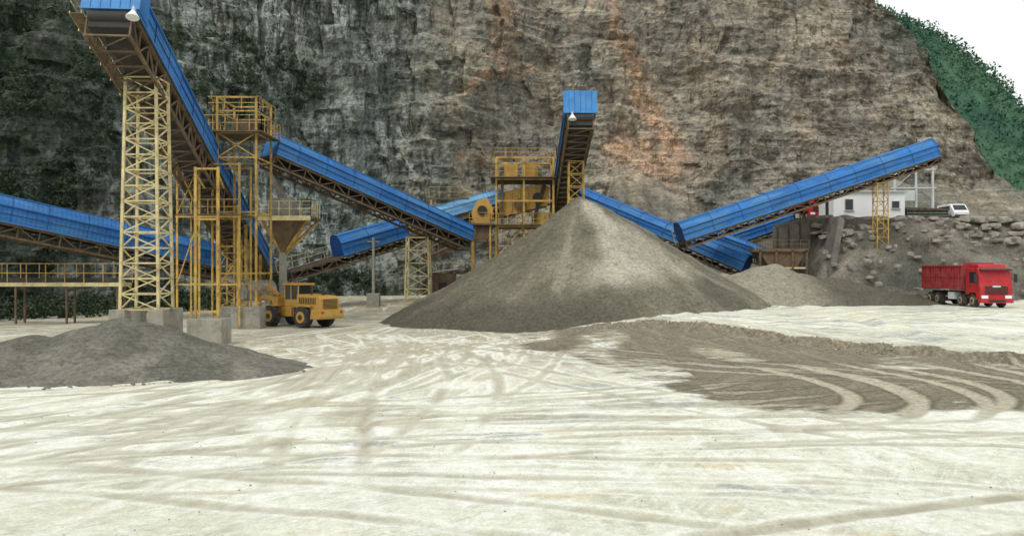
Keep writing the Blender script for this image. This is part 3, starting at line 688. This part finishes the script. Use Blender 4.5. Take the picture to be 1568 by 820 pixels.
m.bar((-8.5,87.5,5.2),(-3.6,90,7.6),.8,rust,.5); m.bar((-8.5,86.9,6.2),(-3.6,89.4,8.6),.06,yel)
for k in range(5): m.bar((-8.5+k*1.2,86.9+k*.61,5.4+k*.59),(-8.5+k*1.2,86.9+k*.61,6.2+k*.59),.05,yel)
railing(m,[(-8.5,91),(-4.4,91)],11.6,1.1,1.0); m.bar((-8.5,91,11.5),(-4.4,91,11.5),.2,rust); m.bar((-8.3,91,2),(-8.3,91,11.5),.2,yel)
m.obj('cone_crusher',e,.02)
e=empty('feed_hopper',loc=(0,0,0)); m=MB()
m.prism([(22.8,6.0),(27.2,6.0),(26.2,4.2),(24,4.2)],82,85,rust); m.box(22.6,27.4,81.8,82,5.9,6.2,rust); m.box(22.6,22.8,82,85,5.9,6.3,conc)
for x in (22.9,24.4,25.9,27.2):
    m.bar((x,81.9,1.2),(x,81.9,6),.2,rust)
m.bar((22.9,81.9,4.4),(27.2,81.9,4.4),.16,yel2); m.bar((22.9,81.9,2.5),(24.4,81.9,4.4),.1,rust)
railing(m,[(22.6,81.8),(27.4,81.8)],6.2,.8,.8,rust); m.box(24.6,26.6,83,84.4,2.4,4.2,rust)
m.obj('hopper_body',e)
e=empty('concrete_retaining_wall',loc=(0,0,0)); m=MB()
m.prism([(25.6,1.),(29.9,1.),(30.6,9.4),(29.6,9.4),(25.6,8.4)],86.5,87.1,concd)
m.prism([(28.6,1.),(29.1,1.),(30.6,8.8),(30.1,9.2)],81.5,86.49,concd); m.bar((25.6,86.4,8.5),(29.6,86.4,9.5),.16,rust)
for k in range(4): m.bar((25.9+k*1.1,86.42,1.2),(25.9+k*1.1,86.42,8.3+k*.25),.14,rust)
m.obj('wall_panels',e,.04)
e=empty('white_building',loc=(37.05,94,9.4)); m=MB()
m.box(-3.7,3.7,-2,2.4,-.5,2.85,white); m.obj('walls',e)
m=MB(); m.box(-3.9,3.9,-2.25,2.6,2.853,3.0,galv); m.obj('roof',e,.02)
m=MB()
for (a,b,z0,z1) in ((-2.5,-1.7,1.0,2.1),(2.35,3.1,1.2,1.9)):
    m.box(a,b,-2.03,-2.004,z0,z1,glass)
    for (p,q,r,s) in ((a-.06,a,z0-.06,z1+.06),(b,b+.06,z0-.06,z1+.06),(a,b,z0-.06,z0),(a,b,z1,z1+.06)): m.box(p,q,-2.07,-2.003,r,s,galv)
    m.box(a-.12,b+.12,-2.14,-2.072,z0-.14,z0-.062,conc)
m.box(-3.723,-3.703,-.6,.3,0,2.0,darkm); m.obj('windows_and_door',e)
e=empty('storage_shed',loc=(43,93,9.3)); m=MB()
m.box(-2.,2.2,-1,1.2,0,1.15,tarp); m.prism([(-2.1,1.15),(2.3,1.15),(2.3,1.22),(-2.1,1.4)],-1.2,1.4,rust)
for k in range(8): m.bar((-2+k*.6,-1.05,0),(-2+k*.6,-1.05,1.2),.07,rust)
for k in range(4): m.bar((-2,-1.06,.25+k*.28),(2.2,-1.06,.25+k*.28),.03,galv)
m.obj('shed_body',e)
e=empty('transformer_pole_frame',loc=(43,95.5,9.4)); m=MB()
for x,h in ((-1.8,6.2),(.5,7.2),(2.3,7.6)): m.cyl((x,0,0),(x,0,h),.17,galv,12,.11)
for z in (3.6,5.6): m.bar((-2.2,-.1,z),(2.6,-.1,z),.12,galv); m.bar((-2.2,.2,z),(2.6,.2,z),.1,galv)
m.bar((.2,0,6.8),(2.8,0,6.8),.1,galv)
for x in (-1.2,-.5,1.,1.6,2.1): 
    m.cyl((x,-.1,5.65),(x,-.1,6.05),.07,conc,8); m.cyl((x,-.1,3.65),(x,-.1,3.95),.06,conc,8)
m.box(-.9,.2,-.4,.3,2.2,3.3,galv); m.bar((-1.8,0,3.6),(.5,0,5.6),.06,galv)
m.obj('poles',e)
e=empty('concrete_post',loc=(-13.2,84.5,1)); m=MB(); m.cyl((0,0,0),(0,0,6.3),.16,conc,12,.12); m.box(-.6,.6,-.5,.5,-.3,1.0,conc); m.bar((-.6,0,5.9),(.6,0,5.9),.1,conc); m.obj('post',e,.02)
e=empty('tin_roof_shed',loc=(-6.6,86.5,1.0)); m=MB(); m.box(-1.1,1.1,-.8,.9,0,2.9,rust); m.prism([(-1.5,2.9),(1.5,3.3),(1.5,3.4),(-1.5,3.0)],-1.2,1.2,galv); m.box(-.5,.3,-.84,-.803,0,2.,darkm); m.obj('shed_body',e)

# ------------------------------------------------------------------ vehicles
def wheel(m,x,y,z,r,w,rm=rim,lugs=18):
    s=1 if y>0 else -1
    y0,y1=y-w/2,y+w/2
    m.cyl((x,y0+.06,z),(x,y1-.06,z),r,tire,24); m.cyl((x,y0,z),(x,y1,z),r*.9,tire,24)
    m.cyl((x,y1-.02 if s>0 else y0+.02,z),(x,(y1+.03) if s>0 else (y0-.03),z),r*.55,rm,20)
    m.cyl((x,(y1+.02) if s>0 else (y0-.02),z),(x,(y1+.08) if s>0 else (y0-.08),z),r*.25,tire,12)
    for k in range(lugs):
        a=2*math.pi*k/lugs; m.bar((x+math.cos(a)*r*.99,y0+.07,z+math.sin(a)*r*.99),(x+math.cos(a+.12)*r*.99,y1-.07,z+math.sin(a+.12)*r*.99),.09,tire,.06)
def wheel_loader(loc,ang):
    e=empty('wheel_loader',loc=loc,rz=ang)
    m=MB()
    m.prism([(-3.6,.95),(-3.75,1.3),(-3.7,2.15),(-3.4,2.35),(-1.2,2.45),(-1.2,.9)],-.95,.95,yelm)
    m.prism([(-3.85,.65),(-3.95,.85),(-3.85,1.35),(-3.0,1.35),(-2.9,.65)],-1.25,1.25,yelm)
    m.box(-1.2,.3,-.7,.7,.75,1.55,yelm); m.box(-2.9,-1.3,-1.25,1.25,1.52,1.66,yelm); m.box(.3,2.0,-.45,.45,.7,1.5,yelm)
    m.box(.9,1.9,-1.2,1.2,1.5,1.6,yelm); m.box(-.0,.5,-.3,.3,.6,1.3,darkm)
    m.box(1.3,1.9,-.55,.55,1.5,2.2,yelm); m.obj('chassis',e,.05)
    g=MB(); g.box(-3.78,-3.735,-.68,.68,1.42,2.1,darkm)
    for k in range(7): g.box(-3.82,-3.782,-.68,.68,1.46+k*.09,1.49+k*.09,yelm)
    for s in (-1,1):
        g.box(-3.2,-1.5,s*.955-.01,s*.955+.01,1.75,2.2,darkm)
        for k in range(9): g.box(-3.15+k*.18,-3.1+k*.18,s*.975-.01,s*.975+.01,1.75,2.2,yelm)
        g.cyl((-3.9,s*.95,1.15),(-3.96,s*.95,1.15),.09,red,12)
        g.bar((-1.3,s*1.2,.5),(-1.3,s*1.2,1.5),.25,darkm,.06); g.bar((-1.0,s*1.2,.5),(-1.0,s*1.2,1.5),.05,darkm)
    g.cyl((-2.2,.4,2.4),(-2.2,.4,3.1),.08,darkm,10); g.cyl((-2.7,-.3,2.4),(-2.7,-.3,2.7),.13,darkm,12); g.obj('grille_and_lights',e)
    c=MB(); c.box(-1.15,.35,-.72,.72,1.55,2.05,yelm); c.box(-1.08,.28,-.66,.66,2.05,3.1,glass)
    for x in (-1.12,-.35,.32):
        for y in (-.69,.69): c.bar((x,y,2.05),(x,y,3.12),.09,yelm)
    c.box(-1.3,.5,-.82,.82,3.1,3.26,yelm); c.cyl((-.2,.3,3.26),(-.2,.3,3.4),.07,red,10); c.obj('cab',e,.03)
    w=MB()
    for x in (-2.1,1.35):
        for y in (-1.12,1.12): wheel(w,x,y,.78,.78,.6,yelm)
    w.cyl((-2.1,-1.,.78),(-2.1,1.,.78),.16,darkm); w.cyl((1.35,-1.,.78),(1.35,1.,.78),.16,darkm); w.obj('wheels',e)
    a=MB()
    for y in (-.5,.5):
        a.bar((1.5,y,2.0),(2.9,y,2.2),.16,yelm,.35); a.bar((2.9,y,2.2),(3.6,y,1.95),.16,yelm,.3); a.cyl((1.6,y,1.1),(2.7,y,1.85),.09,bucketm,10)
    a.bar((1.7,0,2.3),(3.0,0,2.95),.15,yelm,.25); a.bar((3.0,0,2.95),(3.6,0,2.7),.12,yelm,.2); a.obj('lift_arms',e,.02)
    b=MB(); pr=[(3.6,1.5),(3.55,2.2),(3.75,2.75),(4.15,3.0),(5.0,2.9),(4.95,2.82),(4.2,2.88),(3.87,2.65),(3.7,2.2),(3.75,1.65),(4.3,1.5),(5.0,1.75),(5.05,1.68),(4.3,1.38)]
    pr=[(p,q+.45) for p,q in pr]
    b.prism(pr,-1.45,1.45,bucketm); 
    for y in (-1.45,1.41): b.prism([(p,q+.45) for p,q in [(3.6,1.5),(3.55,2.2),(3.75,2.75),(4.15,3.0),(4.95,2.85),(4.75,2.3),(5.0,1.75),(4.3,1.4)]],y,y+.04,bucketm)
    b.obj('bucket',e)
    return e
wheel_loader((-16.5,67.4,.0),math.atan2(.55,-.83))
def dump_truck(loc,ang,name='dump_truck'):
    e=empty(name,loc=loc,rz=ang)
    m=MB()
    pr=[(-.02,.62),(0.0,1.5),(-.06,1.75),(-.28,2.85),(-.5,3.02),(-2.05,3.02),(-2.1,2.9),(-2.1,.95),(-1.75,.95),(-1.6,1.15),(-.75,1.15),(-.6,.95),(-.55,.62)]
    m.prism(pr,-1.22,1.22,red); m.prism([(-.5,3.03),(-.75,3.28),(-2.0,3.3),(-2.0,3.03)],-1.05,1.05,red); m.obj('cab',e,.05)
    d=MB()
    d.add([(-.085,-1.08,1.85),(-.085,1.08,1.85),(-.275,1.03,2.78),(-.275,-1.03,2.78)],[(0,1,2,3)],glass)
    for s in (-1,1):
        y=s*1.225
        d.add([(-.45,y,1.85),(-1.5,y,1.85),(-1.5,y,2.7),(-.62,y,2.7)],[(0,1,2,3)],glass)
        d.bar((-.3,s*1.25,2.5),(-.1,s*1.5,2.5),.04,darkm); d.box(-.16,-.06,s*1.5-.1,s*1.5+.1,1.9,2.55,darkm)
        d.box(.0,.06,s*.88-.24,s*.88+.24,.72,.95,lampw); d.box(-.3,.02,s*.9-.25,s*.9+.25,.40,.62,darkm)
        d.bar((-1.55,s*1.235,1.3),(-1.55,s*1.235,2.85),.02,darkm); d.box(-1.45,-1.25,s*1.23-.01,s*1.23+.01,1.55,1.6,darkm)
    d.box(-.25,.08,-1.24,1.24,.38,.68,red); d.box(.08,.1,-.6,.6,.45,.62,darkm)
    for k in range(5): d.box(.003,.03,-.85,.85,1.02+k*.13,1.10+k*.13,darkm)
    d.box(.003,.05,-.3,.3,1.55,1.68,galv)
    d.prism([(-.26,2.84),(.12,2.80),(.12,2.86),(-.30,2.95)],-1.15,1.15,darkm)
    d.bar((-.09,-.5,1.88),(-.2,.1,2.35),.025,darkm); d.obj('trim',e)
    b=MB(); x0,x1=-9.2,-2.5; zb,zt=1.45,3.15
    b.box(x0,x1,-1.2,1.2,zb-.15,zb,redbox)
    b.box(x0,x1,-1.25,-1.19,zb,zt,redbox); b.box(x0,x1,1.19,1.25,zb,zt,redbox); b.box(x1-.06,x1,-1.19,1.19,zb,zt+.25,redbox); b.box(x0,x0+.06,-1.19,1.19,zb,zt,redbox)
    for s in (-1,1):
        n=15
        for k in range(n+1): xx=x0+.06+(x1-x0-.12)*k/n; b.bar((xx,s*1.29,zb-.1),(xx,s*1.29,zt),.09,redbox)
        b.bar((x0,s*1.29,zt),(x1,s*1.29,zt),.13,red,.12); b.bar((x0,s*1.29,zb-.05),(x1,s*1.29,zb-.05),.12,redbox,.14); b.bar((x0,s*1.28,(zb+zt)/2),(x1,s*1.28,(zb+zt)/2),.07,redbox,.09)
    b.box(x0+.1,x1-.1,-1.18,1.18,zb+.9,zb+1.35,gravel); b.obj('cargo_body',e,.01)
    c=MB(); 
    for s in (-1,1): c.bar((-9.,s*.42,1.0),(-.6,s*.42,1.0),.1,darkm,.3); c.box(-4.9,-3.9,s*.95-.25,s*.95+.25,.55,1.1,galv if s<0 else darkm)
    c.bar((-9,-1.1,.75),(-9,1.1,.75),.1,red); 
    for x in (-1.2,-3.0,-6.6,-7.95):
        for y in (-1.,1.): wheel(c,x,y,.52,.52,.36 if x>-5 else .5,rim,0)
        c.cyl((x,-1,.52),(x,1,.52),.11,darkm)
    c.box(-2.45,-2.15,-1.1,1.1,1.0,2.4,darkm)
    c.obj('chassis_and_wheels',e); return e
dump_truck((36.05,66,gh(36,68)+.0),-math.pi/2)
dump_truck((33.6,96.5,9.5),-math.pi/2)
e=empty('parked_van',loc=(46.4,91.5,9.35),rz=-math.pi/2); m=MB()
m.prism([(0,.35),(.02,.85),(-.15,1.0),(-.75,1.62),(-1.1,1.72),(-3.7,1.7),(-3.8,.35)],-.8,.8,white); m.obj('body',e,.06)
m=MB(); m.add([(-.17,-.68,1.04),(-.17,.68,1.04),(-.70,.62,1.60),(-.70,-.62,1.60)],[(0,1,2,3)],glass)
for s in (-1,1): m.box(.0,.05,s*.6-.14,s*.6+.14,.62,.8,lampw); m.box(-3.2,-.9,s*.803-.005,s*.803+.005,1.05,1.5,glass); wheel(m,-.7,s*.7,.3,.3,.2,rim,0); wheel(m,-3.1,s*.7,.3,.3,.2,rim,0)
m.box(.0,.06,-.75,.75,.36,.55,darkm); m.obj('trim_and_wheels',e)

# ------------------------------------------------------------------ world, sun, camera
sc=bpy.context.scene
w=bpy.data.worlds.new('World'); sc.world=w; w.use_nodes=True; nt=w.node_tree
sky=nt.nodes.new('ShaderNodeTexSky'); sky.sky_type='NISHITA'; sky.sun_disc=False
EL,AZ=math.radians(52),math.radians(215)
sky.sun_elevation=EL; sky.sun_rotation=AZ; sky.dust_density=8; sky.air_density=1.; sky.ozone_density=1.
tcw=nt.nodes.new('ShaderNodeTexCoord').outputs['Generated']
cl=noi(nt,mapping(nt,tcw,(1,1,3)),1.6,6,.55,.3)
veil=mix(nt,mapr(nt,cl,.3,.7),(6.6,6.75,6.9),(7.5,7.55,7.6))
mx=mix(nt,.9,sky.outputs[0],veil)
bg=nt.nodes['Background']; nt.links.new(mx,bg.inputs[0]); bg.inputs[1].default_value=.15
sd=bpy.data.lights.new('sun','SUN'); sd.energy=1.25; sd.angle=math.radians(22); sd.color=(1,.975,.92)
so=bpy.data.objects.new('sun',sd); C.objects.link(so)
dirv=Vector((math.sin(AZ)*math.cos(EL),math.cos(AZ)*math.cos(EL),math.sin(EL)))
so.rotation_euler=dirv.to_track_quat('Z','Y').to_euler(); so.location=dirv*100
cd=bpy.data.cameras.new('camera'); cd.sensor_width=36; cd.lens=36*1358/1568; cd.clip_end=5000
co=bpy.data.objects.new('camera',cd); C.objects.link(co); co.location=(0,0,4.4); co.rotation_euler=(math.radians(90),0,0); sc.camera=co
sc.view_settings.view_transform='Standard'; sc.view_settings.look='None'; sc.view_settings.exposure=0
